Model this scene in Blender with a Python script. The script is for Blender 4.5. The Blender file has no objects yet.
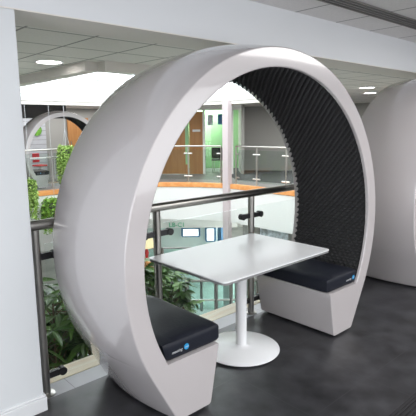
import bpy, bmesh, math, random
from mathutils import Vector, Matrix
C = bpy.context.scene.collection
S = bpy.context.scene
PI = math.pi
random.seed(7)

# ------------------------------------------------------------------ camera
CAM = Vector((-2.396, -1.887, 1.635)); YAW, PIT, ROL, F = 0.742, -0.169, -0.011, 470.0
fwd = Vector((math.sin(YAW)*math.cos(PIT), math.cos(YAW)*math.cos(PIT), math.sin(PIT)))
rgt = Vector((math.cos(YAW), -math.sin(YAW), 0)); up = rgt.cross(fwd)
r2 = rgt*math.cos(ROL) + up*math.sin(ROL); u2 = -rgt*math.sin(ROL) + up*math.cos(ROL)
cd = bpy.data.cameras.new('camera'); cam = bpy.data.objects.new('camera', cd); C.objects.link(cam)
cam.matrix_world = Matrix(((r2.x, u2.x, -fwd.x, CAM.x), (r2.y, u2.y, -fwd.y, CAM.y), (r2.z, u2.z, -fwd.z, CAM.z), (0, 0, 0, 1)))
cd.sensor_width = 36; cd.lens = F/416*36; cd.clip_start = 0.02; cd.clip_end = 200
S.camera = cam

# ------------------------------------------------------------------ world, lights, exposure
w = bpy.data.worlds.new('sky'); S.world = w; w.use_nodes = True
bg = w.node_tree.nodes['Background']; bg.inputs[0].default_value = (0.93, 0.97, 1.0, 1); bg.inputs[1].default_value = 3.2
S.view_settings.view_transform = 'Standard'; S.view_settings.look = 'None'
S.view_settings.exposure = 0.5; S.view_settings.gamma = 1.0; S.view_settings.use_curve_mapping = False
try: S.cycles.max_bounces = 8; S.cycles.transparent_max_bounces = 16
except Exception: pass

def area(name, loc, sx, sy, power, col=(1, 1, 1), rot=(0, 0, 0)):
    l = bpy.data.lights.new(name, 'AREA'); l.shape = 'RECTANGLE'; l.size = sx; l.size_y = sy; l.energy = power; l.color = col
    o = bpy.data.objects.new(name, l); o.location = loc; o.rotation_euler = rot; C.objects.link(o); return o
area('ceiling_fill', (-1.2, -2.6, 2.54), 3.0, 1.6, 45, (1, .985, .97))  # unseen fill added at ceiling height on the booth side
area('fill_light', (0.5, -5.3, 1.45), 9.0, 2.0, 120, (.97, .985, 1), (PI/2, 0, 0))  # added fill for bulkhead and booth fronts; the back wall has no window
area('ceiling_fill', (2.6, -1.6, 2.54), 3.0, 1.4, 62, (1, .985, .97))  # added ceiling-height fill towards the right booth, no fitting
area('fill_light', (-4.9, -1.5, 1.4), 3.5, 2.0, 85, (.92, .96, 1), (0, -PI/2, 0))  # added fill from the left; the side wall has no window
area('office_fill', (9.7, 7.0, 2.36), 2.0, 3.0, 70, (1, .97, .93))  # bare area lamp over the balcony opposite, no fitting modelled
area('office_fill', (9.3, -1.2, 2.5), 2.5, 1.5, 40, (1, .95, .9))  # bare area lamp at the far right, no fitting modelled
area('office_fill', (10.4, 12.6, 2.36), 1.6, 1.6, 120, (.97, 1, .95))  # added behind the green glass screen to brighten it
area('office_fill', (4.2, 13.6, 2.36), 6.0, 1.2, 65, (1, .98, .96))  # bare area lamp behind the distant booth, no fitting modelled
area('lower_fill', (10.5, 7.0, -1.65), 4.0, 10.0, 500, (1, 1, 1))  # unseen fill added to brighten the storey below

# ------------------------------------------------------------------ materials
def mat(name, col, rough=.5, metal=0, coat=0, emis=None, spec=None, noise=None, bump=None, sheen=0):
    m = bpy.data.materials.new(name); m.use_nodes = True; nt = m.node_tree; b = nt.nodes['Principled BSDF']
    b.inputs['Base Color'].default_value = (*col, 1); b.inputs['Roughness'].default_value = rough
    b.inputs['Metallic'].default_value = metal; b.inputs['Coat Weight'].default_value = coat; b.inputs['Coat Roughness'].default_value = .06
    if spec is not None: b.inputs['Specular IOR Level'].default_value = spec
    if sheen: b.inputs['Sheen Weight'].default_value = sheen
    if emis: b.inputs['Emission Color'].default_value = (*emis[0], 1); b.inputs['Emission Strength'].default_value = emis[1]
    if noise:     # (scale, amount): mottles the base colour
        tc = nt.nodes.new('ShaderNodeTexCoord'); n = nt.nodes.new('ShaderNodeTexNoise'); n.inputs['Scale'].default_value = noise[0]; n.inputs['Detail'].default_value = 5
        r = nt.nodes.new('ShaderNodeValToRGB'); a = noise[1]
        r.color_ramp.elements[0].position = .3; r.color_ramp.elements[1].position = .7
        r.color_ramp.elements[0].color = (*[c*(1-a) for c in col], 1); r.color_ramp.elements[1].color = (*[min(1, c*(1+a)) for c in col], 1)
        nt.links.new(tc.outputs['Object'], n.inputs['Vector']); nt.links.new(n.outputs['Fac'], r.inputs['Fac']); nt.links.new(r.outputs['Color'], b.inputs['Base Color'])
    if bump:
        tc = nt.nodes.new('ShaderNodeTexCoord'); n = nt.nodes.new('ShaderNodeTexNoise'); n.inputs['Scale'].default_value = bump[0]
        bp = nt.nodes.new('ShaderNodeBump'); bp.inputs['Strength'].default_value = bump[1]; bp.inputs['Distance'].default_value = .01
        nt.links.new(tc.outputs['Object'], n.inputs['Vector']); nt.links.new(n.outputs['Fac'], bp.inputs['Height']); nt.links.new(bp.outputs['Normal'], b.inputs['Normal'])
    return m

def grid_mat(name, col, line, px, ox, py, oy, wd, rough=.6, noise=None, coat=0, spec=.5, axes=(0, 1)):
    """a surface with joint lines every px / py metres"""
    m = mat(name, col, rough, coat=coat, noise=noise, spec=spec); nt = m.node_tree; b = nt.nodes['Principled BSDF']
    g = nt.nodes.new('ShaderNodeNewGeometry'); s = nt.nodes.new('ShaderNodeSeparateXYZ'); nt.links.new(g.outputs['Position'], s.inputs[0])
    outs = []
    for ax, p, o in ((axes[0], px, ox), (axes[1], py, oy)):
        if not p: continue
        a = nt.nodes.new('ShaderNodeMath'); a.operation = 'SUBTRACT'; a.inputs[1].default_value = o - wd/2; nt.links.new(s.outputs[ax], a.inputs[0])
        q = nt.nodes.new('ShaderNodeMath'); q.operation = 'FLOORED_MODULO'; q.inputs[1].default_value = p; nt.links.new(a.outputs[0], q.inputs[0])
        l = nt.nodes.new('ShaderNodeMath'); l.operation = 'LESS_THAN'; l.inputs[1].default_value = wd; nt.links.new(q.outputs[0], l.inputs[0]); outs.append(l)
    if len(outs) == 2:
        mx = nt.nodes.new('ShaderNodeMath'); mx.operation = 'MAXIMUM'; nt.links.new(outs[0].outputs[0], mx.inputs[0]); nt.links.new(outs[1].outputs[0], mx.inputs[1])
    else: mx = outs[0]
    mix = nt.nodes.new('ShaderNodeMix'); mix.data_type = 'RGBA'
    nt.links.new(mx.outputs[0], mix.inputs['Factor'])
    if noise:
        src = b.inputs['Base Color'].links[0].from_socket; nt.links.new(src, mix.inputs['A'])
    else: mix.inputs['A'].default_value = (*col, 1)
    mix.inputs['B'].default_value = (*line, 1); nt.links.new(mix.outputs['Result'], b.inputs['Base Color'])
    return m

def glass_mat(name, tint, ior=1.45, extra=0.0):
    m = bpy.data.materials.new(name); m.use_nodes = True; nt = m.node_tree; nt.nodes.clear()
    o = nt.nodes.new('ShaderNodeOutputMaterial'); t = nt.nodes.new('ShaderNodeBsdfTransparent'); t.inputs[0].default_value = (*tint, 1)
    g = nt.nodes.new('ShaderNodeBsdfGlossy'); g.inputs['Roughness'].default_value = .02
    f = nt.nodes.new('ShaderNodeFresnel'); f.inputs[0].default_value = ior
    a = nt.nodes.new('ShaderNodeMath'); a.operation = 'ADD'; a.inputs[1].default_value = extra; a.use_clamp = True
    mx = nt.nodes.new('ShaderNodeMixShader'); nt.links.new(f.outputs[0], a.inputs[0])
    ge = nt.nodes.new('ShaderNodeNewGeometry'); fr = nt.nodes.new('ShaderNodeMath'); fr.operation = 'SUBTRACT'; fr.inputs[0].default_value = 1; nt.links.new(ge.outputs['Backfacing'], fr.inputs[1])
    mu = nt.nodes.new('ShaderNodeMath'); mu.operation = 'MULTIPLY'; nt.links.new(a.outputs[0], mu.inputs[0]); nt.links.new(fr.outputs[0], mu.inputs[1]); nt.links.new(mu.outputs[0], mx.inputs[0])
    nt.links.new(t.outputs[0], mx.inputs[1]); nt.links.new(g.outputs[0], mx.inputs[2]); nt.links.new(mx.outputs[0], o.inputs[0]); return m

def wood_mat(name, c1, c2, scale, rough=.4, axis='X'):
    m = mat(name, c1, rough); nt = m.node_tree; b = nt.nodes['Principled BSDF']
    tc = nt.nodes.new('ShaderNodeTexCoord'); mp = nt.nodes.new('ShaderNodeMapping')
    mp.inputs['Scale'].default_value = {'X': (.35, 4, 4), 'Z': (4, 4, .35)}[axis]
    n = nt.nodes.new('ShaderNodeTexNoise'); n.inputs['Scale'].default_value = scale; n.inputs['Detail'].default_value = 4; n.inputs['Distortion'].default_value = .8
    r = nt.nodes.new('ShaderNodeValToRGB'); r.color_ramp.elements[0].position = .38; r.color_ramp.elements[1].position = .62
    r.color_ramp.elements[0].color = (*c1, 1); r.color_ramp.elements[1].color = (*c2, 1)
    nt.links.new(tc.outputs['Object'], mp.inputs[0]); nt.links.new(mp.outputs[0], n.inputs['Vector']); nt.links.new(n.outputs['Fac'], r.inputs['Fac']); nt.links.new(r.outputs['Color'], b.inputs['Base Color'])
    return m

M = dict(
    shell=mat('pod_gloss_shell', (.50, .468, .475), .2, coat=1.0, spec=.5),
    foam=mat('charcoal_foam', (.048, .048, .050), .85, spec=.3),
    cushion=mat('black_vinyl', (.010, .012, .020), .55, spec=.28, bump=(60, .08)),
    white_metal=mat('white_powder_coat', (.84, .85, .87), .3, spec=.5),
    steel=mat('brushed_steel', (.36, .35, .33), .28, metal=1, bump=(90, .05)),
    bright_steel=mat('bright_steel', (.62, .60, .57), .3, metal=1),
    edge=mat('grey_edge', (.22, .22, .225), .5),
    dark=mat('black_plastic', (.012, .012, .014), .45),
    glass=glass_mat('clear_glass', (.975, .992, .984)),
    far_glass=glass_mat('balustrade_glass', (.90, .94, .92), extra=.02),
    sky_glass=glass_mat('skylight_glass', (.97, .98, .98), ior=1.06),
    teal_glass=glass_mat('teal_glass', (.80, .90, .88), extra=.05),
    wall=mat('painted_wall', (.66, .68, .70), .6, noise=(1.2, .02)),
    bulk=mat('painted_bulkhead', (.69, .705, .73), .55),
    soffit=mat('soffit_paint', (.76, .72, .68), .6),
    skirting=mat('gloss_skirting', (.72, .73, .75), .3),
    ceil=grid_mat('ceiling_tiles', (.78, .765, .76), (.22, .22, .22), .61, .94, 1.22, .235, .016, .8, noise=(45, .04)),
    ceil2=grid_mat('atrium_ceiling_tiles', (.82, .79, .76), (.30, .29, .28), .6, -.285, .6, 2.4, .022, .8, noise=(45, .04)),
    floor=grid_mat('dark_slate_floor', (.030, .030, .034), (.045, .045, .05), .61, .30, .61, .13, .004, .36, noise=(5.5, .6), spec=.45),
    edge_tile=grid_mat('grey_edge_tile', (.30, .31, .34), (.15, .15, .16), .61, -1.155, 0, 0, .006, .3, noise=(6, .06)),
    kerb=wood_mat('pale_timber', (.92, .82, .64), (.84, .68, .47), 3.0),
    orange=wood_mat('orange_timber', (.86, .40, .15), (.78, .32, .10), 1.6),
    door=wood_mat('oak_veneer', (.48, .235, .085), (.42, .19, .062), 2.2, axis='Z'),
    white=mat('white_fascia', (.84, .84, .82), .6),
    grey_wall=mat('grey_wall', (.36, .36, .345), .8),
    dark_band=mat('dark_grey_wall', (.10, .10, .105), .8),
    slat=grid_mat('white_boarded_wall', (.50, .52, .56), (.30, .31, .34), 0, 0, .16, 0, .02, .7, axes=(0, 2)),
    pink=mat('column_paint', (.60, .52, .53), .6),
    carpet=mat('dark_carpet', (.07, .072, .078), .95, noise=(30, .2)),
    far_floor=mat('grey_floor', (.24, .24, .24), .5, noise=(4, .1)),
    low_floor=mat('lower_floor', (.58, .60, .57), .25, noise=(1.5, .12)),
    teal_wall=mat('pale_teal_wall', (.60, .71, .68), .35),
    blue=mat('blue_paint', (.045, .16, .30), .5),
    frame=mat('grey_frame', (.26, .25, .24), .4, metal=.5),
    green=mat('sign_green', (.02, .50, .26), .5),
    green_wall=mat('green_film', (.36, .66, .34), .5),
    moss=mat('green_moss', (.12, .30, .04), .9, noise=(20, .5)),
    red=mat('red_fabric', (.60, .03, .04), .6),
    lamp=mat('lamp_glow', (1, 1, 1), .5, emis=((1, .98, .94), 9.0)),
    shade=mat('lamp_shade', (.85, .72, .42), .7, emis=((1, .82, .45), .12)),
    window=mat('lit_window', (1, 1, 1), .5, emis=((.93, 1, .95), 1.5)),
    cyan=mat('logo_blue', (.02, .30, .62), .5),
    print=mat('white_print', (.5, .51, .53), .5),
    mat=mat('entrance_mat', (.018, .017, .02), .9),
    trunk=mat('plant_stem', (.16, .12, .07), .8),
    pot=mat('planter', (.12, .12, .125), .6),
    soil=mat('soil', (.03, .02, .015), 1),
    art=mat('art_print', (.50, .55, .60), .5, noise=(9, .5)),
    paper=mat('paper_white', (.8, .8, .78), .7),
)
def leaf_mat(name, c1, c2, rough=.4):
    m = mat(name, c1, rough, spec=.5); nt = m.node_tree; b = nt.nodes['Principled BSDF']
    g = nt.nodes.new('ShaderNodeNewGeometry'); r = nt.nodes.new('ShaderNodeValToRGB'); r.color_ramp.elements[0].color = (*c1, 1); r.color_ramp.elements[1].color = (*c2, 1)
    nt.links.new(g.outputs['Random Per Island'], r.inputs['Fac']); nt.links.new(r.outputs['Color'], b.inputs['Base Color']); return m
M['leaf'] = leaf_mat('dark_leaf', (.018, .065, .014), (.15, .30, .07))
M['trail'] = leaf_mat('trailing_leaf', (.13, .26, .03), (.50, .68, .20), .6)
M['trail_dark'] = leaf_mat('bushy_leaf', (.07, .20, .015), (.42, .66, .12), .6)

# ------------------------------------------------------------------ helpers
def obj(name, bm, m, parent=None, smooth=False, loc=None, bevel=0, seg=2, wn=False):
    me = bpy.data.meshes.new(name); bmesh.ops.recalc_face_normals(bm, faces=bm.faces); bm.to_mesh(me); bm.free()
    me.materials.append(m if not isinstance(m, str) else M[m])
    if smooth:
        for p in me.polygons: p.use_smooth = True
    o = bpy.data.objects.new(name, me); C.objects.link(o)
    if loc: o.location = loc
    if parent: o.parent = parent
    if bevel:
        b = o.modifiers.new('bevel', 'BEVEL'); b.width = bevel; b.segments = seg; b.limit_method = 'ANGLE'; b.harden_normals = False
    if smooth: me.set_sharp_from_angle(angle=math.radians(38))
    if wn: q = o.modifiers.new('weighted_normal', 'WEIGHTED_NORMAL'); q.keep_sharp = True; q.weight = 80
    return o
def tag(o, label, cat, group=None, kind=None):
    o['label'] = label; o['category'] = cat
    if group: o['group'] = group
    if kind: o['kind'] = kind
    return o
def thing(name, label, cat, loc=(0, 0, 0), rz=0, group=None):
    o = bpy.data.objects.new(name, None); C.objects.link(o); o.location = loc; o.rotation_euler = (0, 0, rz); o.empty_display_size = .1
    return tag(o, label, cat, group)
def struct(name, bm, m, label=None, **k):
    o = obj(name, bm, m, **k); o['kind'] = 'structure'
    if label: o['label'] = label
    return o
def copy_tree(o, parent=None, label=None):
    c = o.copy(); C.objects.link(c)
    if parent: c.parent = parent
    if label: c['label'] = label
    for ch in list(o.children): copy_tree(ch, c)
    return c
def B(): return bmesh.new()
def box(bm, a, b):
    x0, y0, z0 = a; x1, y1, z1 = b
    v = [bm.verts.new(p) for p in ((x0, y0, z0), (x1, y0, z0), (x1, y1, z0), (x0, y1, z0), (x0, y0, z1), (x1, y0, z1), (x1, y1, z1), (x0, y1, z1))]
    for f in ((0, 3, 2, 1), (4, 5, 6, 7), (0, 1, 5, 4), (1, 2, 6, 5), (2, 3, 7, 6), (3, 0, 4, 7)): bm.faces.new([v[i] for i in f])
    return bm
def bx(a, b): return box(B(), a, b)
def prism(bm, pts, z0, z1):
    lo = [bm.verts.new((x, y, z0)) for x, y in pts]; hi = [bm.verts.new((x, y, z1)) for x, y in pts]; n = len(pts)
    bm.faces.new(lo[::-1]); bm.faces.new(hi)
    for i in range(n): bm.faces.new((lo[i], lo[(i+1) % n], hi[(i+1) % n], hi[i]))
    return bm
def wallseg(bm, p, q, z0, z1, th=.1):
    """a straight wall from p to q, thickness th to the left of p->q"""
    d = Vector((q[0]-p[0], q[1]-p[1])); n = Vector((-d.y, d.x)).normalized()*th
    return prism(bm, [(p[0], p[1]), (q[0], q[1]), (q[0]+n.x, q[1]+n.y), (p[0]+n.x, p[1]+n.y)], z0, z1)
def tube(bm, p, q, r, n=16, r1=None):
    p = Vector(p); q = Vector(q); d = (q-p).normalized(); a = d.orthogonal().normalized(); b = d.cross(a); r1 = r if r1 is None else r1
    c0 = [bm.verts.new(p+(a*math.cos(t)+b*math.sin(t))*r) for t in [2*PI*i/n for i in range(n)]]
    c1 = [bm.verts.new(q+(a*math.cos(t)+b*math.sin(t))*r1) for t in [2*PI*i/n for i in range(n)]]
    for i in range(n): bm.faces.new((c0[i], c0[(i+1) % n], c1[(i+1) % n], c1[i]))
    bm.faces.new(c0[::-1]); bm.faces.new(c1); return bm
def lathe(bm, prof, c=(0, 0, 0), n=48):
    rings = []
    for r, z in prof:
        if r < 1e-5: rings.append([bm.verts.new((c[0], c[1], c[2]+z))])
        else: rings.append([bm.verts.new((c[0]+r*math.cos(2*PI*i/n), c[1]+r*math.sin(2*PI*i/n), c[2]+z)) for i in range(n)])
    for a, b in zip(rings, rings[1:]):
        for i in range(n):
            j = (i+1) % n
            if len(a) == 1 and len(b) == 1: continue
            if len(a) == 1: bm.faces.new((a[0], b[i], b[j]))
            elif len(b) == 1: bm.faces.new((a[i], a[j], b[0]))
            else: bm.faces.new((a[i], a[j], b[j], b[i]))
    return bm
def text(name, body, size, m, parent, mw, shear=0, extrude=.0006):
    cu = bpy.data.curves.new(name, 'FONT'); cu.body = body; cu.size = size; cu.extrude = extrude; cu.shear = shear; cu.align_x = 'CENTER'; cu.align_y = 'CENTER'
    t = bpy.data.objects.new(name, cu); C.objects.link(t); bpy.context.view_layer.update()
    me = bpy.data.meshes.new_from_object(t.evaluated_get(bpy.context.evaluated_depsgraph_get())); bpy.data.objects.remove(t); bpy.data.curves.remove(cu)
    me.name = name; me.materials.clear(); me.materials.append(M[m]); o = bpy.data.objects.new(name, me); C.objects.link(o)
    if parent: o.parent = parent
    o.matrix_local = mw; return o

# ------------------------------------------------------------------ the setting
# outline of the atrium void (far balcony edge), from near left round to near right
VN = 1.07                                   # near edge of the void
EDGE = [(-6, 10.35), (4.9, 10.35), (5.45, 10.18), (5.95, 9.83), (6.5, 9.22), (6.95, 8.60), (7.22, 8.0), (7.32, 7.5), (7.32, VN)]
struct('floor', prism(B(), [(-5, -5.5), (14, -5.5), (14, .745), (-5, .745)], -.35, 0), 'floor', 'dark slate tiled floor')
struct('floor_edge', prism(B(), [(-5, .745), (7.32, .745), (7.32, .905), (-5, .905)], -.35, 0.0), 'edge_tile', 'grey tiled strip along the balcony edge')
struct('trim_1', bx((-5, .905, -.35), (7.32, 1.07, .004)), 'kerb', 'pale timber kerb under the railing', bevel=.004)
struct('floor_far', prism(B(), [(7.32, .745), (14, .745), (14, 16), (-6, 16)] + EDGE[:-1] + [(7.32, .745)][:0] + [(7.32, VN)], -.35, -.002), 'far_floor', 'grey floor of the balcony opposite')
struct('floor_carpet', prism(B(), [(9.0, 3.0), (13.5, 3.0), (13.5, 12), (10.2, 11.2), (8.3, 8.4)], -.002, .006), 'carpet', 'dark carpet on the balcony opposite')
# orange nosing + white fascia along the void
def offs(pts, d):
    out = []
    for i, p in enumerate(pts):
        a = Vector(pts[max(i-1, 0)]); b = Vector(pts[min(i+1, len(pts)-1)]); t = (b-a).normalized(); n = Vector((t.y, -t.x)); out.append((p[0]+n.x*d, p[1]+n.y*d))
    return out
def ribbon(pts, d0, d1, z0, z1):
    a = offs(pts, d0); b = offs(pts, d1); return prism(B(), a + b[::-1], z0, z1)
struct('trim_2', ribbon(EDGE, -.12, .05, -.115, .012), 'orange', 'orange timber nosing of the balcony opposite')
struct('wall_fascia', ribbon(EDGE, -.25, .03, -1.12, -.13), 'white', 'white fascia under the orange timber nosing')
struct('ceiling_lower', prism(B(), [(7.5, 1.07), (16, 1.07), (16, 18), (-6, 18), (-6, 10.6), (4.95, 10.6), (6.1, 10.05), (7.1, 8.75), (7.5, 7.6)], -1.12, -1.05), 'white')
struct('ceiling_slab', prism(B(), [(7.5, 1.07), (16, 1.07), (16, 18), (-6, 18), (-6, 10.6), (4.95, 10.6), (6.1, 10.05), (7.1, 8.75), (7.5, 7.6)], -1.0, -.4), 'grey_wall')
# our ceiling, bulkhead, soffit
struct('ceiling', bx((-5, -5.5, 2.575), (14, .65, 2.7)), 'ceil', 'tiled ceiling over the booths')
struct('wall_bulkhead', bx((-5, .65, 2.25), (14, .72, 2.7)), 'bulk', 'pale grey bulkhead')
struct('trim_3', bx((-5, .652, 2.244), (14, 1.0, 2.252)), 'soffit', 'soffit under the bulkhead')
struct('wall_bulkhead_back', bx((-5, .93, 2.252), (14, 1.0, 2.7)), 'soffit')
struct('wall_left', bx((-5, .65, 0), (-1.398, 1.0, 2.244)), 'wall', 'pale grey wall at the left', bevel=.006)
struct('baseboard_left', bx((-5, .634, 0), (-1.385, 1.01, .085)), 'skirting', 'pale skirting board', bevel=.004)
struct('baseboard_left_cap', bx((-5, .641, .085), (-1.389, 1.004, .10)), 'skirting', bevel=.004)
struct('wall_back', bx((-5, -5.6, 0), (14, -5.5, 2.575)), 'wall')
struct('wall_side', bx((-5.1, -5.6, 0), (-5.0, .65, 2.575)), 'wall')
struct('wall_right', bx((14, -5.6, 0), (14.1, 3.2, 2.575)), 'grey_wall')
# atrium ceiling with the skylight hole
SK = [(.50, 3.14), (.60, 10.45), (4.9, 10.45), (5.6, 10.2), (6.3, 9.55), (6.95, 8.62), (7.3, 7.6), (7.3, 4.95), (5.0, 3.14)]
bm = B()
for pts in ([(-6, 1.0), (14, 1.0), (14, 3.14), (-6, 3.14)], [(-6, 3.14), (.50, 3.14), (.60, 10.45), (-6, 10.45)], [(-6, 10.45), (4.9, 10.45), (4.9, 17), (-6, 17)],
            [(4.9, 10.45), (5.6, 10.2), (6.3, 9.55), (6.95, 8.62), (14, 8.62), (14, 17), (4.9, 17)], [(6.95, 8.62), (7.3, 7.6), (7.3, 4.95), (5.0, 3.14), (14, 3.14), (14, 8.62)]):
    prism(bm, pts, 2.40, 2.5)
struct('ceiling_atrium', bm, 'ceil2', 'tiled ceiling round the skylight')
n = len(SK); bm = B()
for i in range(n): wallseg(bm, SK[i], SK[(i+1) % n], 2.39, 2.62, -.03)
struct('trim_4', bm, 'white', 'white upstand of the skylight')
bm = B()
for i in range(n): wallseg(bm, SK[i], SK[(i+1) % n], 2.29, 2.3995, .16)
struct('trim_5', bm, 'soffit', 'white frame round the skylight opening')
bm = B()
for y in (5.2, 6.5, 7.7, 8.6): box(bm, (.5, y-.035, 2.56), (7.3, y+.035, 2.62))
for x in (2.4, 4.1): box(bm, (x-.03, 3.1, 2.57), (x+.03, 10.4, 2.61))
struct('window_1', bm, 'white', 'white glazing bars of the skylight')
struct('window_2', bx((.4, 3.05, 2.625), (7.4, 10.6, 2.64)), 'sky_glass', 'skylight glass')
# far walls
WA, WB, WC, WD, WE = (7.78, 11.83), (9.78, 9.48), (10.75, 10.55), (12.3, 8.6), (10.6, 3.4)
struct('wall_far', (lambda b: (wallseg(b, (7.4, 14.6), WA, 0, 2.4, .1), b)[1])(B()), 'grey_wall')
bm = B(); wallseg(bm, WA, WB, 2.24, 2.4, .1); struct('wall_door_head', bm, 'white')
bm = B(); wallseg(bm, WB, WC, 0, 2.4, .1); wallseg(bm, WC, WD, 0, 2.4, .1); struct('wall_recess', bm, 'grey_wall', 'grey wall behind the balcony')
bm = B(); wallseg(bm, WD, (12.5, 3.2), 0, 2.4, .1); wallseg(bm, (14.05, 3.2), (12.5, 3.2), 0, 2.4, -.1); struct('wall_recess_side', bm, 'grey_wall')
bm = B(); box(bm, (2.0, 14.5, 0), (4.83, 14.6, 2.1)); struct('wall_board', bm, 'slat', 'white boarded wall behind the far booth')
bm = B(); box(bm, (-6, 14.6, 0), (7.6, 14.7, 2.4)); struct('wall_end', bm, 'grey_wall')
bm = B(); box(bm, (-1.0, 12.6, 1.98), (4.72, 12.7, 2.4)); struct('wall_band', bm, 'dark_band', 'dark band above the far booth')
# lower storey
struct('floor_lower', bx((-6, -1, -3.8), (18, 20, -3.7)), 'low_floor', 'pale green floor of the storey below')
struct('wall_lower_near', bx((-6, 1.0, -3.7), (7.4, 1.06, -.35)), 'white')
struct('wall_lower_end', bx((15.9, 1, -3.7), (16, 18, -1.1)), 'white')
struct('wall_lower_far', bx((-6, 17.9, -3.7), (16, 18, -1.1)), 'white')
struct('wall_lower_left', bx((-6.1, 1, -3.7), (-6, 18, 2.4)), 'white')
bm = B(); box(bm, (7.55, 1.1, -3.7), (7.7, 7.45, -1.12)); struct('wall_lower_grey', bm, 'grey_wall', 'grey wall of the storey below')
bm = B(); wallseg(bm, (5.2, 11.80), (8.60, 8.68), -1.62, -1.32, .25); struct('wall_lower_beam', bm, 'white', 'white beam of the storey below')
bm = B(); wallseg(bm, (5.2, 12.75), (8.95, 9.36), -3.7, -1.12, .1); struct('wall_lower_screen', bm, 'teal_wall', 'pale teal wall of the storey below')
# column
struct('column', bx((7.15, 7.66, -3.7), (7.31, 7.89, 2.4)), 'pink', 'square column standing at the balcony corner', bevel=.01)

# ------------------------------------------------------------------ the meeting booth
D = .753; ZC = .9; RO = 1.219; RI = 1.098
def path(r, a0=-28, n=96):
    """ring outline in xz from the right foot over the top to the left foot, with tangent feet"""
    pts = []
    a = math.radians(a0); p = Vector((r*math.cos(a), ZC+r*math.sin(a))); t = Vector((math.sin(a), -math.cos(a)))
    def foot(z): k = (p.y-z)/-t.y; return Vector((p.x+t.x*k, z))
    return p, foot
p_o, foot_o = path(RO); p_i, foot_i = path(RI)
Z_SEAT = .378; Z_BOT = .018
A_CUT = math.degrees(math.asin((Z_SEAT-ZC)/RO))      # where the shell meets the seat base on the outside
def bulge(y): return .045*math.sin(PI*min(1, y/D*.95)) + .012*y/D
# cross profile: (side, y, kind)
R0 = .009
def sections(pairs, rec):
    """pairs: list of (O, I, dir) ; rec: inner recess for foam"""
    rows = []
    for O, I in pairs:
        d = (O-I).normalized(); L = (O-I).length; row = []
        # outer side, front to back
        for k in range(5):
            a = PI/2*k/4; row.append((O - d*R0*(1-math.sin(a)), R0*(1-math.cos(a))))
        for k in range(1, 14):
            y = R0 + (D-2*R0)*k/14; row.append((O + d*bulge(y), y))
        for k in range(5):
            a = PI/2*k/4; row.append((O + d*(bulge(D) - R0*(1-math.cos(a))), D-R0+R0*math.sin(a)))
        # inner side, back to front
        if rec:
            row += [(I+d*(R0+.02), D), (I+d*(R0*.3+.02), D-R0*.3), (I+d*.02, D-R0), (I+d*.02, D-.045), (I+d*rec, D-.047), (I+d*rec, .034), (I+d*.006, .030), (I, .024)]
        else:
            row += [(I+d*R0, D), (I+d*R0*.3, D-R0*.3), (I, D-R0), (I, D/2)]
        for k in range(5):
            a = PI/2*k/4; row.append((I + d*R0*(1-math.cos(a)), R0*(1-math.sin(a))))
        rows.append(row)
    return rows
def skin(rows, caps=True):
    bm = B(); vs = [[bm.verts.new((p.x, y, p.y)) for p, y in row] for row in rows]; m = len(vs[0])
    for a, b in zip(vs, vs[1:]):
        for i in range(m):
            j = (i+1) % m; bm.faces.new((a[i], a[j], b[j], b[i]))
    if caps: bm.faces.new(vs[0]); bm.faces.new(vs[-1][::-1])
    return bm
def ringpt(r, a): a = math.radians(a); return Vector((r*math.cos(a), ZC+r*math.sin(a)))
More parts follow.
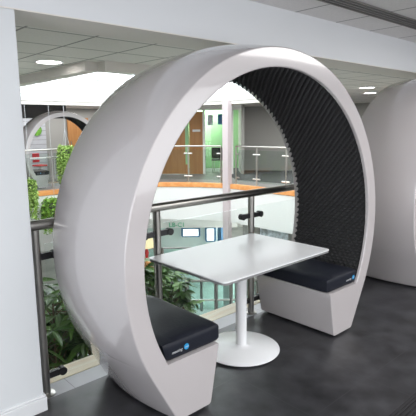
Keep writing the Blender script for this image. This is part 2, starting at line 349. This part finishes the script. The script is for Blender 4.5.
def make_booth(label, loc):
    t = thing('meeting_booth', label, 'booth', loc, 0, 'ring shaped meeting booths')
    N = 128; pairs = []
    for k in range(N+1):
        a = A_CUT + (180-2*A_CUT)*k/N; O = ringpt(RO, a); I = ringpt(RI, a)
        if k in (0, N): I = Vector(((math.sqrt(RI*RI-(Z_SEAT-ZC)**2))*(1 if k == 0 else -1), Z_SEAT))
        pairs.append((O, I))
    obj('shell', skin(sections(pairs, .038)), 'shell', t, smooth=True, wn=True)
    for s in (1, -1):
        pr = []
        O0 = ringpt(RO, A_CUT)
        for z in (Z_SEAT, Z_SEAT-.004, Z_SEAT-.012, .36, .327, .25, .18, .10, Z_BOT+.01, Z_BOT):
            O = Vector((math.sqrt(RO*RO-(z-ZC)**2), z)) if z > .327 else foot_o(z)
            xi = .585 + (.658-.585)*(Z_SEAT-z)/Z_SEAT
            e = Z_SEAT-z
            if e < .012: xi += .012 - math.sqrt(max(0, .012**2-(.012-e)**2))
            if z == Z_BOT: xi += .008; O = O + Vector((-.006, 0))
            pr.append((O, Vector((xi, z))))
        pr = [(Vector((O.x*s, O.y)), Vector((I.x*s, I.y))) for O, I in pr]
        rows = []
        for O, I in pr:   # horizontal section direction
            rows.append([(Vector((p.x, O.y)), y) for p, y in sections([(Vector((O.x, O.y)), Vector((I.x, O.y)))], 0)[0]])
        obj('seat_base', skin(rows), 'shell', t, smooth=True, wn=True)
        for yy in (.05, D-.13): obj('foot', bx((min(s*.69, s*.86), yy, 0), (max(s*.69, s*.86), yy+.08, Z_BOT+.004)), 'dark', t)
    # pyramid foam lining, the pyramids set diagonally
    bm = B(); RB = 1.123; HT = .036; a0 = math.degrees(math.asin((.40-ZC)/1.13)); na = 368; ny = 56; y0, y1 = .036, D-.048
    tri = (0, .5, 1, .5); g = []
    for i in range(na+1):
        a = a0 + (180-2*a0)*i/na; row = []
        for j in range(ny+1):
            p = ringpt(RB - HT*tri[(i+j) % 4]*tri[(i-j) % 4], a); row.append(bm.verts.new((p.x, y0+(y1-y0)*j/ny, p.y)))
        g.append(row)
    for i in range(na):
        for j in range(ny):
            if (i+j) % 2: bm.faces.new((g[i][j], g[i+1][j], g[i][j+1])); bm.faces.new((g[i+1][j], g[i+1][j+1], g[i][j+1]))
            else: bm.faces.new((g[i][j], g[i+1][j], g[i+1][j+1])); bm.faces.new((g[i][j], g[i+1][j+1], g[i][j+1]))
    for jj in (0, ny):   # close the rims back to the shell
        prev = None
        for i in range(na+1):
            p = ringpt(RB+.012, a0 + (180-2*a0)*i/na); vtx = bm.verts.new((p.x, y0 if jj == 0 else y1, p.y))
            if prev: bm.faces.new((g[i-1][jj], g[i][jj], vtx, prev))
            prev = vtx
    obj('foam_lining', bm, 'foam', t)
    return t
booth = make_booth('pale grey ring shaped booth with dark foam lining around the white pedestal table', (0, 0, 0))
copy_tree(booth, label='pale grey ring shaped booth standing to the right, past the end of the table booth').location = (3.17, .0, 0)
copy_tree(booth, label='small distant ring shaped booth across the atrium, behind the hanging plants').location = (3.87, 10.95, 0)

# cushions
def make_cushion(s, label, loc=(0, 0, 0), grp='black seat cushions'):
    t = thing('seat_cushion', label, 'cushion', (loc[0]+s*.79, loc[1]+D/2, loc[2]+Z_SEAT), 0, grp)
    x0, x1b, x1t, zt = .560, .968, 1.005, .114
    nx, ny, nz = 14, 20, 5; bm = B(); rr = .030
    # superellipsoid-like rounded box built as a subdivided, rounded box
    bmesh.ops.create_cube(bm, size=2); bmesh.ops.subdivide_edges(bm, edges=bm.edges[:], cuts=11, use_grid_fill=True)
    for v in bm.verts:
        u, q, z = v.co
        hx = (x1b-x0)/2; hy = (D-.03)/2; hz = zt/2; P = Vector((u*hx, q*hy, z*hz)); Cc = Vector((max(-hx+rr, min(hx-rr, P.x)), max(-hy+rr, min(hy-rr, P.y)), max(-hz+rr, min(hz-rr, P.z))))
        dlt = P-Cc
        if dlt.length > 1e-6: P = Cc + dlt.normalized()*rr
        puff = .010*max(0, 1-(u*u))*(1-q*q)*(1 if z > 0 else 0)*((P.z+hz)/(2*hz))
        P.z += puff + hz
        P.x += (x0+x1b)/2 - .79
        if u > 0: P.x += u*(P.z/zt)*(x1t-x1b)*.9
        v.co = (s*P.x, P.y, P.z)
    obj('cover', bm, 'cushion', t, smooth=True)
    # logo on the front face: small italic word with a blue disc
    yf = -(D-.03)/2 - .0012; zc = .052; cx = (.868 if s < 0 else .892)*s - .79*s
    Rf = Matrix.Rotation(PI/2, 4, 'X')
    text('word', 'meeting', .023, 'print', t, Matrix.Translation((cx-.028, yf, zc-.004)) @ Matrix.Rotation(math.radians(-1), 4, 'Y') @ Rf, shear=.35)
    b = B(); tube(b, (cx+.040, yf+.0008, zc+.002), (cx+.040, yf-.0012, zc+.002), .017, 24); obj('disc', b, 'cyan', t)
    text('word', 'pod', .014, 'print', t, Matrix.Translation((cx+.040, yf-.0016, zc+.002)) @ Rf)
    return t
make_cushion(-1, 'black seat cushion on the left seat of the booth with the white table')
make_cushion(1, 'black seat cushion on the right seat, partly under the corner of the white table')
make_cushion(-1, 'black seat cushion on the left seat of the distant booth across the atrium', (3.87, 10.95, 0))

# ------------------------------------------------------------------ table
t = thing('pedestal_table', 'white rectangular pedestal table between the two seats of the booth with the white table', 'table', (0, D/2, 0))
def rrect(hx, hy, r, n=8):
    pts = []
    for cx, cy, a0 in ((hx-r, hy-r, 0), (-hx+r, hy-r, 90), (-hx+r, -hy+r, 180), (hx-r, -hy+r, 270)):
        for k in range(n+1): a = math.radians(a0+90*k/n); pts.append((cx+r*math.cos(a), cy+r*math.sin(a)))
    return pts
obj('tabletop', prism(B(), rrect(.552, .388, .035), .732, .740), 'white_metal', t, bevel=.002)
obj('edge_band', prism(B(), rrect(.549, .385, .035), .718, .732), 'edge', t)['label'] = 'grey edge under the white tabletop'
b = B(); lathe(b, [(0, .012), (.040, .012), (.040, .70), (0, .70)]); obj('column', b, 'white_metal', t, smooth=True)
b = B(); box(b, (-.22, -.14, .700), (.22, .14, .718)); obj('mounting_plate', b, 'white_metal', t)
b = B(); lathe(b, [(0, .008), (.279, .008), (.285, .012), (.285, .016), (.279, .020), (.10, .030), (.052, .040), (.040, .05), (0, .05)], n=72); obj('base', b, 'white_metal', t, smooth=True)
b = B(); lathe(b, [(0, 0), (.276, 0), (.276, .008), (0, .008)], n=64); obj('glide_ring', b, 'dark', t)

# ------------------------------------------------------------------ near balustrade
YR = .805
t = thing('glass_balustrade', 'stainless steel handrail with glass panels behind the booth with the white table', 'balustrade', (0, YR, 0))
b = B(); tube(b, (-2.4, 0, 1.078), (7.3, 0, 1.078), .031, 20); obj('handrail', b, 'steel', t, smooth=True)
posts = [-1.32, -.43, .576, 1.55, 2.5, 3.45, 4.4, 5.35, 6.3]
for i, x in enumerate(posts):
    b = B(); lathe(b, [(0, .0), (.055, 0), (.055, .006), (.028, .012), (.028, 1.052), (0, 1.052)], (x, 0, 0), 24); p = obj('post', b, 'steel', t, smooth=True)
    for z in (.12, .885):
        for sx in (-1, 1):
            b = B(); box(b, (min(x+sx*.022, x+sx*.11), -.013, z-.020), (max(x+sx*.022, x+sx*.11), .013, z+.020)); tube(b, (x+sx*.112, -.022, z), (x+sx*.112, .022, z), .026, 20)
            c = obj('clamp', b, 'dark', p, smooth=True)
for a, c_ in zip([-2.3]+posts, posts):
    obj('glass_panel', bx((a+.05, -.005, .06), (c_-.05, .005, .96)), 'glass', t, bevel=.001)

# ------------------------------------------------------------------ entrance mat
t = thing('entrance_mat', 'ribbed black entrance mat at the bottom right corner', 'mat', (1.6, -1.6, 0))
obj('backing', bx((-1.75, -.75, 0), (1.75, .817, .004)), 'mat', t)
b = B()
for k in range(62): y = -.74 + k*.025; box(b, (-1.74, y, .004), (1.74, y+.013, .011))
obj('ribs', b, 'mat', t)
obj('border', bx((-1.76, .800, 0), (1.76, .820, .012)), 'mat', t)

# ------------------------------------------------------------------ ceiling fittings
t = thing('slot_diffuser', 'long dark slotted air diffuser in the ceiling at the top right', 'diffuser', (3.5, .20, 2.575))
obj('tray', bx((-8.4, -.075, -.004), (8, .075, .0)), 'dark', t)
for y in (-.08, -.04, 0, .04, .08): obj('slat', bx((-8.4, y-.006, -.014), (8, y+.006, -.004)), 'frame', t)
def downlight(x, y, z, label, r=.085, power=6):
    t = thing('downlight', label, 'light', (x, y, z), 0, 'recessed ceiling downlights')
    b = B(); lathe(b, [(r, 0), (r+.02, -.001), (r+.02, -.008), (r, -.010)], n=32); obj('trim_ring', b, 'white_metal', t, smooth=True)
    b = B(); lathe(b, [(0, -.002), (r, -.002), (r, -.006), (0, -.006)], n=32); obj('diffuser', b, 'lamp', t)
    l = bpy.data.lights.new('downlight_lamp', 'SPOT'); l.energy = power; l.spot_size = 2.4; l.spot_blend = .8; l.shadow_soft_size = .08
    o = bpy.data.objects.new('downlight_lamp', l); o.location = (x, y, z-.03); C.objects.link(o)
downlight(.05, 3.46-.02, 2.4, 'round downlight in the ceiling beside the skylight, at the upper left', .14, 12)
downlight(-2.55, 3.55, 2.4, 'round downlight in the atrium ceiling behind the painted wall', .10, 8)
downlight(6.55, 3.10, 2.4, 'nearer of the two downlights in the ceiling above the right booth', .14, 5)
downlight(8.03, 3.05+.79, 2.4, 'farther of the two downlights in the ceiling above the right booth', .14, 5)

# ------------------------------------------------------------------ far balustrades
def far_balustrade(label, pts, posts):
    t = thing('far_balustrade', label, 'balustrade', (pts[0][0], pts[0][1], 0), 0, 'steel and glass balustrades across the atrium')
    L = Vector((pts[0][0], pts[0][1], 0)); v3 = [Vector((p[0], p[1], 0))-L for p in pts]
    b = B()
    for a, c in zip(v3, v3[1:]): tube(b, a+Vector((0, 0, 1.1)), c+Vector((0, 0, 1.1)), .024, 10)
    obj('handrail', b, 'bright_steel', t, smooth=True)
    pv = [Vector((p[0], p[1], 0))-L for p in posts]
    for p in pv:
        b = B(); tube(b, p+Vector((0, 0, .01)), p+Vector((0, 0, 1.08)), .022, 10); lathe(b, [(0, .012), (.06, .012), (.06, .022), (0, .022)], p, 16); q = obj('post', b, 'bright_steel', t, smooth=True)
    for a, c in zip(pv, pv[1:]):
        d = (c-a).normalized()
        b = B(); wallseg(b, (a+d*.06)[:2], (c-d*.06)[:2], .1, 1.0, .01); obj('glass_panel', b, 'far_glass', t)
        for e, s in ((a, 1), (c, -1)):
            for z in (.2, .88): b = B(); tube(b, e+Vector((0, 0, z)), e+d*s*.13+Vector((0, 0, z)), .022, 8); obj('clamp', b, 'bright_steel', t)
Eo = offs(EDGE, -.14)
def pt(i, f): a = Vector(Eo[i]); b_ = Vector(Eo[i+1]); return tuple(a+(b_-a)*f)
far_balustrade('steel and glass balustrade in front of the distant booth and its plants', [(-1, 10.5), (4.95, 10.5)], [(-1, 10.5), (0.4, 10.5), (1.9, 10.5), (3.176, 10.5), (4.3, 10.5), (4.9, 10.5)])
far_balustrade('steel and glass balustrade curving past the wooden doors to the column', [(4.97, 10.49)]+Eo[2:6]+[(7.321, 8.117)], [Eo[2], (6.161, 9.805), (6.815, 9.024), (7.321, 8.117)])
far_balustrade('steel and glass balustrade in front of the grey recessed wall, right of the column', [(7.44, 7.62), (7.46, 1.2)], [(7.44, 7.62), (7.45, 6.83), (7.46, 5.81), (7.46, 4.7), (7.46, 3.3), (7.46, 1.9), (7.46, 1.2)])

# ------------------------------------------------------------------ wooden doors and green glass
du = (Vector(WB)-Vector(WA)); LW = du.length; du.normalize(); ang = math.atan2(du.y, du.x)
def dpanel(name, u0, u1, z0, z1, m, label, cat='door', th=.05, off=.02, kind=None):
    p = Vector(WA)+du*u0
    t = thing(name, label, cat, (p.x, p.y, 0), ang); return t
def onwall(u): p = Vector(WA)+du*u; return (p.x, p.y, 0)
FR = [(0.0, .06), (1.62, 1.70), (2.62, 2.70)]
for lab, u0, u1, slit in (('left oak veneer door across the atrium, half behind the booth edge', .06, 1.12, .95), ('oak veneer door with a white sign, left of the green glass', 1.14, 1.62, .04)):
    t = thing('wooden_door', lab, 'door', onwall(u0), ang, 'oak doors across the atrium'); wdt = u1-u0
    b = B()
    if slit > .5: box(b, (0, 0, .01), (slit-.02, .045, 2.2)); box(b, (slit-.02, 0, .01), (wdt, .045, .35)); box(b, (slit-.02, 0, 2.08), (wdt, .045, 2.2)); box(b, (slit+.10, 0, .35), (wdt, .045, 2.08))
    else: box(b, (.0, 0, .01), (wdt, .045, 2.2))
    obj('leaf', b, 'door', t)
    if slit > .5: obj('vision_panel', bx((slit-.02, .01, .35), (slit+.10, .03, 2.08)), 'green_wall', t)
    for hx in ((.40,) if slit > .5 else ()):
        b = B(); tube(b, (hx, -.07, .80), (hx, -.07, 1.35), .04, 10); obj('handle', b, 'dark', t)
    if slit < .5: obj('sign', bx((.12, -.01, 1.50), (.40, 0, 1.58)), 'paper', t)
b = B()
for u0, u1 in FR: 
    a = Vector(WA)+du*u0; c = Vector(WA)+du*u1; wallseg(b, a, c, 0, 2.24, .09)
struct('door_1', b, 'white', 'white frame round the oak doors and the glass')
t = thing('glass_screen', 'green lit glass screen between the oak doors and the column', 'glass screen', onwall(1.70), ang)
obj('pane', bx((0, 0, .05), (.92, .012, 2.24)), 'far_glass', t)
b = B(); q0 = Vector(WA)+du*.6+Vector((1.9, 1.75)); q1 = q0+du*3.5; wallseg(b, q0, q1, 0, 2.4, .05); struct('wall_green', b, 'green_wall')
for nm, col, u, z, sx, lab in (('poster', 'art', 1.80, 1.72, .16, 'dark notice on the green glass screen, left'), ('poster', 'blue', 2.16, 1.74, .14, 'blue notice on the green glass screen, right')):
    p = Vector(WA)+du*u; o = obj(nm, bx((0, -.012, z), (sx*1.2, -.002, z+.36)), col, None, loc=(p.x, p.y, 0)); o.rotation_euler = (0, 0, ang); tag(o, lab, 'poster', 'notices on the green glass')
# chairs behind the green glass
def office_chair(loc, rz, label):
    t = thing('office_chair', label, 'chair', loc, rz, 'dark chairs behind the green glass')
    obj('seat', bx((-.23, -.22, .44), (.23, .22, .5)), 'dark', t, bevel=.02); obj('backrest', bx((-.22, .2, .52), (.22, .25, .92)), 'dark', t, bevel=.02)
    for sx in (-1, 1):
        for sy in (-1, 1): b = B(); tube(b, (sx*.2, sy*.19, 0), (sx*.2, sy*.19, .45), .013, 8); obj('leg', b, 'bright_steel', t)
    return t
office_chair((9.75, 10.75, 0), 2.2, 'left of the dark chairs behind the green glass screen')
office_chair((9.35, 11.4, 0), 2.6, 'right of the dark chairs behind the green glass screen')

# ------------------------------------------------------------------ far left corner
o = obj('wall_emblem', lathe(B(), [(0, 0), (.20, 0), (.20, .03), (0, .03)], n=40), 'moss', None, loc=(4.47, 14.48, 1.62)); o.rotation_euler = (PI/2, 0, 0)
tag(o, 'round green moss disc on the boarded wall inside the distant booth', 'wall decoration')
t = thing('red_chair', 'small red chair inside the opening of the distant booth', 'chair', (4.15, 13.6, 0), .3)
obj('seat', bx((-.18, -.18, .42), (.18, .18, .47)), 'red', t, bevel=.03); obj('backrest', bx((-.14, .15, .55), (.14, .19, .85)), 'red', t, bevel=.03)
for sx in (-1, 1):
    for sy in (-1, 1): b = B(); tube(b, (sx*.18, sy*.18, 0), (sx*.18, sy*.18, .43), .012, 8); obj('leg', b, 'steel', t)
t = thing('meeting_table', 'pale table seen through the distant booth', 'table', (3.9, 13.0, 0))
obj('tabletop', bx((-.7, -.35, .71), (.7, .35, .74)), 'white_metal', t)
for sx in (-1, 1):
    for sy in (-1, 1): b = B(); tube(b, (sx*.62, sy*.28, 0), (sx*.62, sy*.28, .71), .02, 8); obj('leg', b, 'white_metal', t)
t = thing('oak_door', 'orange oak door seen at the right inside the distant booth', 'door', (6.1, 14.5, 0)); obj('leaf', bx((-.42, 0, .01), (.42, .05, 2.05)), 'door', t)
b = B(); tube(b, (-.34, -.05, .95), (-.34, -.05, 1.2), .015, 8); obj('handle', b, 'steel', t)

# ------------------------------------------------------------------ plants
def leaf(bm, p, d, L, W, droop, upv=Vector((0, 0, 1))):
    d = d.normalized(); s = d.cross(upv)
    if s.length < .05: s = Vector((1, 0, 0))
    s.normalize(); a = random.uniform(-.6, .6); nn = s.cross(d).normalized(); s = s*math.cos(a)+nn*math.sin(a)
    prof = ((0, .08), (.25, .8), (.5, 1), (.78, .62), (1, .03)); rows = []
    for t_, wv in prof:
        c = p + d*(L*t_) + Vector((0, 0, -1))*(droop*L*t_*t_); rows.append((bm.verts.new(c-s*W*wv*.5), bm.verts.new(c+nn*(-.12*W*wv)), bm.verts.new(c+s*W*wv*.5)))
    for a_, b_ in zip(rows, rows[1:]):
        bm.faces.new((a_[0], a_[1], b_[1], b_[0])); bm.faces.new((a_[1], a_[2], b_[2], b_[1]))
def tree(label, loc, top, spread, nclus, L=.2, W=.05, low=.35, lean=(0, 0)):
    x, y, z0 = loc; H = top-z0
    t = thing('potted_tree', label, 'plant', loc, 0, 'leafy trees growing up from the storey below')
    b = B(); lathe(b, [(0, 0), (.26, 0), (.34, .55), (.30, .55), (.29, .48), (0, .48)], n=32); obj('pot', b, 'pot', t, smooth=True)
    st = B(); fo = B()
    stems = []
    for k in range(5):
        a = 2*PI*k/5+random.random(); q = Vector((.12*math.cos(a), .12*math.sin(a), .46)); e = Vector((spread*.5*math.cos(a)+lean[0], spread*.5*math.sin(a)+lean[1], H*random.uniform(.85, .98)))
        m = (q+e)/2+Vector((random.uniform(-.1, .1), random.uniform(-.1, .1), 0)); tube(st, q, m, .022, 8, .017); tube(st, m, e, .017, 8, .008); stems.append((q, m, e))
    for k in range(nclus):
        q, m, e = random.choice(stems); f = random.uniform(low, 1); base = m+(e-m)*((f-.5)*2) if f > .5 else q+(m-q)*(f*2)
        a = random.uniform(0, 2*PI); rr = spread*random.uniform(.25, 1)*(1.15-.5*f); tip = base+Vector((math.cos(a)*rr*.8, math.sin(a)*rr*.8, random.uniform(0, .35)))
        tip.z = min(tip.z, H)
        tube(st, base, tip, .006, 5, .004)
        n_ = random.randint(7, 10); ph = random.random()*6
        for i in range(n_):
            b_ = ph+2*PI*i/n_; d = Vector((math.cos(b_), math.sin(b_), random.uniform(-.25, .35))); leaf(fo, tip, d, L*random.uniform(.7, 1.15), W*random.uniform(.8, 1.2), random.uniform(.1, .5))
    obj('stems', st, 'trunk', t); obj('foliage', fo, 'leaf', t)
tree('dark green leafy tree behind the railing, left of the booth with the white table', (-.60, 2.2, -3.7), .30, .62, 250, .26, .055, .55)
tree('leafy tree behind the left cushion and the middle railing post', (.66, 2.75, -3.7), .05, .42, 130, .20, .075, .62)
tree('leafy tree under the tabletop edge, right of the middle railing post', (1.62, 3.30, -3.7), -.38, .42, 130, .18, .075, .6)
tree('low leafy tree in the gap between the railing post and the booth with the table', (.05, 4.2, -3.7), -.75, .75, 170, .28, .05, .5)

def hanging(label, x, y, ztop, w_, h_, n_, m='trail', wires=True, zc=2.4, split=True):
    t = thing('hanging_plant', label, 'plant', (x, y, ztop), 0, 'trailing plants hung over the atrium')
    b = B(); lathe(b, [(0, -.16), (w_*.28, -.16), (w_*.36, 0), (w_*.32, 0), (w_*.28, -.10), (0, -.10)], n=20); obj('pot', b, 'pot', t, smooth=True)
    fo = B()
    for k in range(n_):
        a = random.uniform(0, 2*PI); rr = w_*.5*math.sqrt(random.random()); p = Vector((rr*math.cos(a)*.8, rr*math.sin(a)*.8, random.uniform(0, .06)))
        out = Vector((math.cos(a), math.sin(a), 0)); Ls = h_*random.uniform(.45, 1); st_ = max(6, int(Ls/.035)); px_ = p.copy()
        for i in range(st_):
            f = i/st_; px_ = p + out*(w_*.22*min(1, f*3)) + Vector((random.uniform(-.02, .02), random.uniform(-.02, .02), .06*math.sin(min(1, f*4)*PI)-Ls*max(0, f-.08)))
            d = Vector((random.uniform(-1, 1), random.uniform(-1, 1), random.uniform(-1, .4))); leaf(fo, px_, d, .06, .04, .2)
    obj('foliage', fo, m, t)
    if wires:
        b = B(); H = zc-ztop
        if split:
            k = Vector((0, 0, min(.55, H*.55)))
            for a in (0, 2*PI/3, 4*PI/3): tube(b, Vector((w_*.33*math.cos(a), w_*.33*math.sin(a), 0)), k, .007, 6)
            tube(b, k, Vector((0, 0, H)), .006, 6)
        else: tube(b, Vector((0, 0, 0)), Vector((0, 0, H)), .005, 6)
        obj('hanging_wire', b, 'print', t)
hanging('pale green trailing plant hung on a wire in front of the distant booth', 3.42, 10.1, 1.10, .40, 1.05, 150, zc=2.3)
hanging('long narrow trailing plant beside the left wall', 2.38, 10.1, .28, .26, 1.15, 80, zc=2.3, split=False)
hanging('bushy bright green plant just above the handrail, left of the booth with the white table', 2.98, 10.05, -.28, .56, 1.0, 150, 'trail_dark', zc=2.3, split=False)

# ------------------------------------------------------------------ lower storey fittings
def lpost(name, label, a, b_, m, cat, grp=None): o = obj(name, bx(a, b_), m, None); tag(o, label, cat, grp); return o
tag(obj('blue_pillar', bx((-.09, -.09, -3.7), (.09, .09, -1.12)), 'blue', None, loc=(8.45, 9.30, 0), bevel=.01), 'slim blue pillar on the storey below, just left of the square column', 'pillar')
dw = Vector((8.95-5.2, 9.36-12.75)).normalized(); aw = math.atan2(dw.y, dw.x)
for q, wd, h, lab in (((7.72, 10.43), .52, .24, 'wide bright window in the teal wall of the storey below'), ((8.33, 9.88), .24, .42, 'narrow bright window in the teal wall of the storey below')):
    t = thing('office_window', lab, 'window', (q[0], q[1], -2.05 if h < .3 else -2.22), aw, 'bright windows of the storey below')
    obj('pane', bx((0, -.03, 0), (wd, -.01, h)), 'window', t)
    b = B(); box(b, (-.04, -.05, -.04), (wd+.04, 0, 0)); box(b, (-.07, -.05, h), (wd+.07, 0, h+.04)); box(b, (-.07, -.05, 0), (0, 0, h)); box(b, (wd, -.05, 0), (wd+.07, 0, h)); obj('frame', b, 'blue', t)
def partition(label, P0, P1, us, z1, rail=None):
    t = thing('glass_partition', label, 'partition', (P0[0], P0[1], -3.7), 0, 'glass partitions of the storey below')
    d = (Vector(P1)-Vector(P0)); LL = d.length; d.normalize(); us = [0]+us+[LL]
    for u0, u1 in zip(us, us[1:]):
        a = d*(u0+.03); c = d*(u1-.03); b = B(); wallseg(b, a, c, .05, z1-.05, .015); obj('pane', b, 'teal_glass', t)
    for u in us: p = d*u; obj('post', bx((p.x-.028, p.y-.028, 0), (p.x+.028, p.y+.028, z1)), 'frame', t)
    e = d*LL; b = B(); tube(b, (0, 0, z1-.02), (e.x, e.y, z1-.02), .025, 8); obj('head_rail', b, 'frame', t)
    if rail: b = B(); tube(b, (0, 0, rail), (e.x, e.y, rail), .022, 8); obj('rail', b, 'bright_steel', t)
    return t, d
t, d = partition('teal tinted glass partition with two long pull handles, behind the table', (5.00, 9.17), (7.1, 7.3), [.70, 1.8], 1.95)
for u in (.97, 1.13): p = d*u+Vector((-.06, -.06)); b = B(); tube(b, (p.x, p.y, .95), (p.x, p.y, 2.02-.2), .014, 8); obj('handle', b, 'frame', t)
partition('teal glass partition with a horizontal bar, seen under the table edge right of the trees', (3.74, 5.50), (5.3, 4.07), [.62, .94, 1.5], 2.15, 1.70)
# green level sign on the white beam
dv = Vector((8.60-5.2, 8.68-11.80)); an = math.atan2(dv.y, dv.x)
t = thing('level_sign', 'green lettering LB-C1 on the white beam of the storey below', 'sign', (7.13, 10.03, -1.52), an)
text('lettering', 'LB-C1', .21, 'green', t, Matrix.Translation((0, -.012, 0)) @ Matrix.Rotation(PI/2, 4, 'X'), extrude=.006)
# desk lamp on a cabinet
t = thing('wooden_cabinet', 'brown wooden cabinet with a lamp on the storey below, seen beside the middle railing post', 'cabinet', (4.75, 8.65, -3.7))
obj('body', bx((-.9, -.25, 0), (.3, .25, 1.68)), 'door', t, bevel=.01); obj('top', bx((-.92, -.27, 1.68), (.32, .27, 1.72)), 'door', t)
for x in (-.88, -.29): obj('door', bx((x, -.27, .04), (x+.57, -.25, 1.62)), 'door', t)
t = thing('table_lamp', 'table lamp with a yellow shade on the wooden cabinet of the storey below', 'lamp', (4.93, 8.65, -1.98))
b = B(); lathe(b, [(0, 0), (.1, 0), (.1, .03), (.03, .05), (.06, .2), (.02, .34), (.015, .42), (0, .42)], n=20); obj('base', b, 'red', t, smooth=True)
b = B(); lathe(b, [(.22, .36), (.16, .70), (.155, .70), (.215, .36)], n=28); obj('lamp_shade', b, 'shade', t, smooth=True)
# framed picture below the fascia
t = thing('framed_picture', 'framed picture on the grey wall of the storey below, right of the column', 'picture', (7.545, 6.25, -1.68))
obj('frame', bx((-.02, -.55, 0), (0, .55, .55)), 'frame', t); obj('print', bx((-.026, -.50, .05), (-.02, .50, .50)), 'art', t)
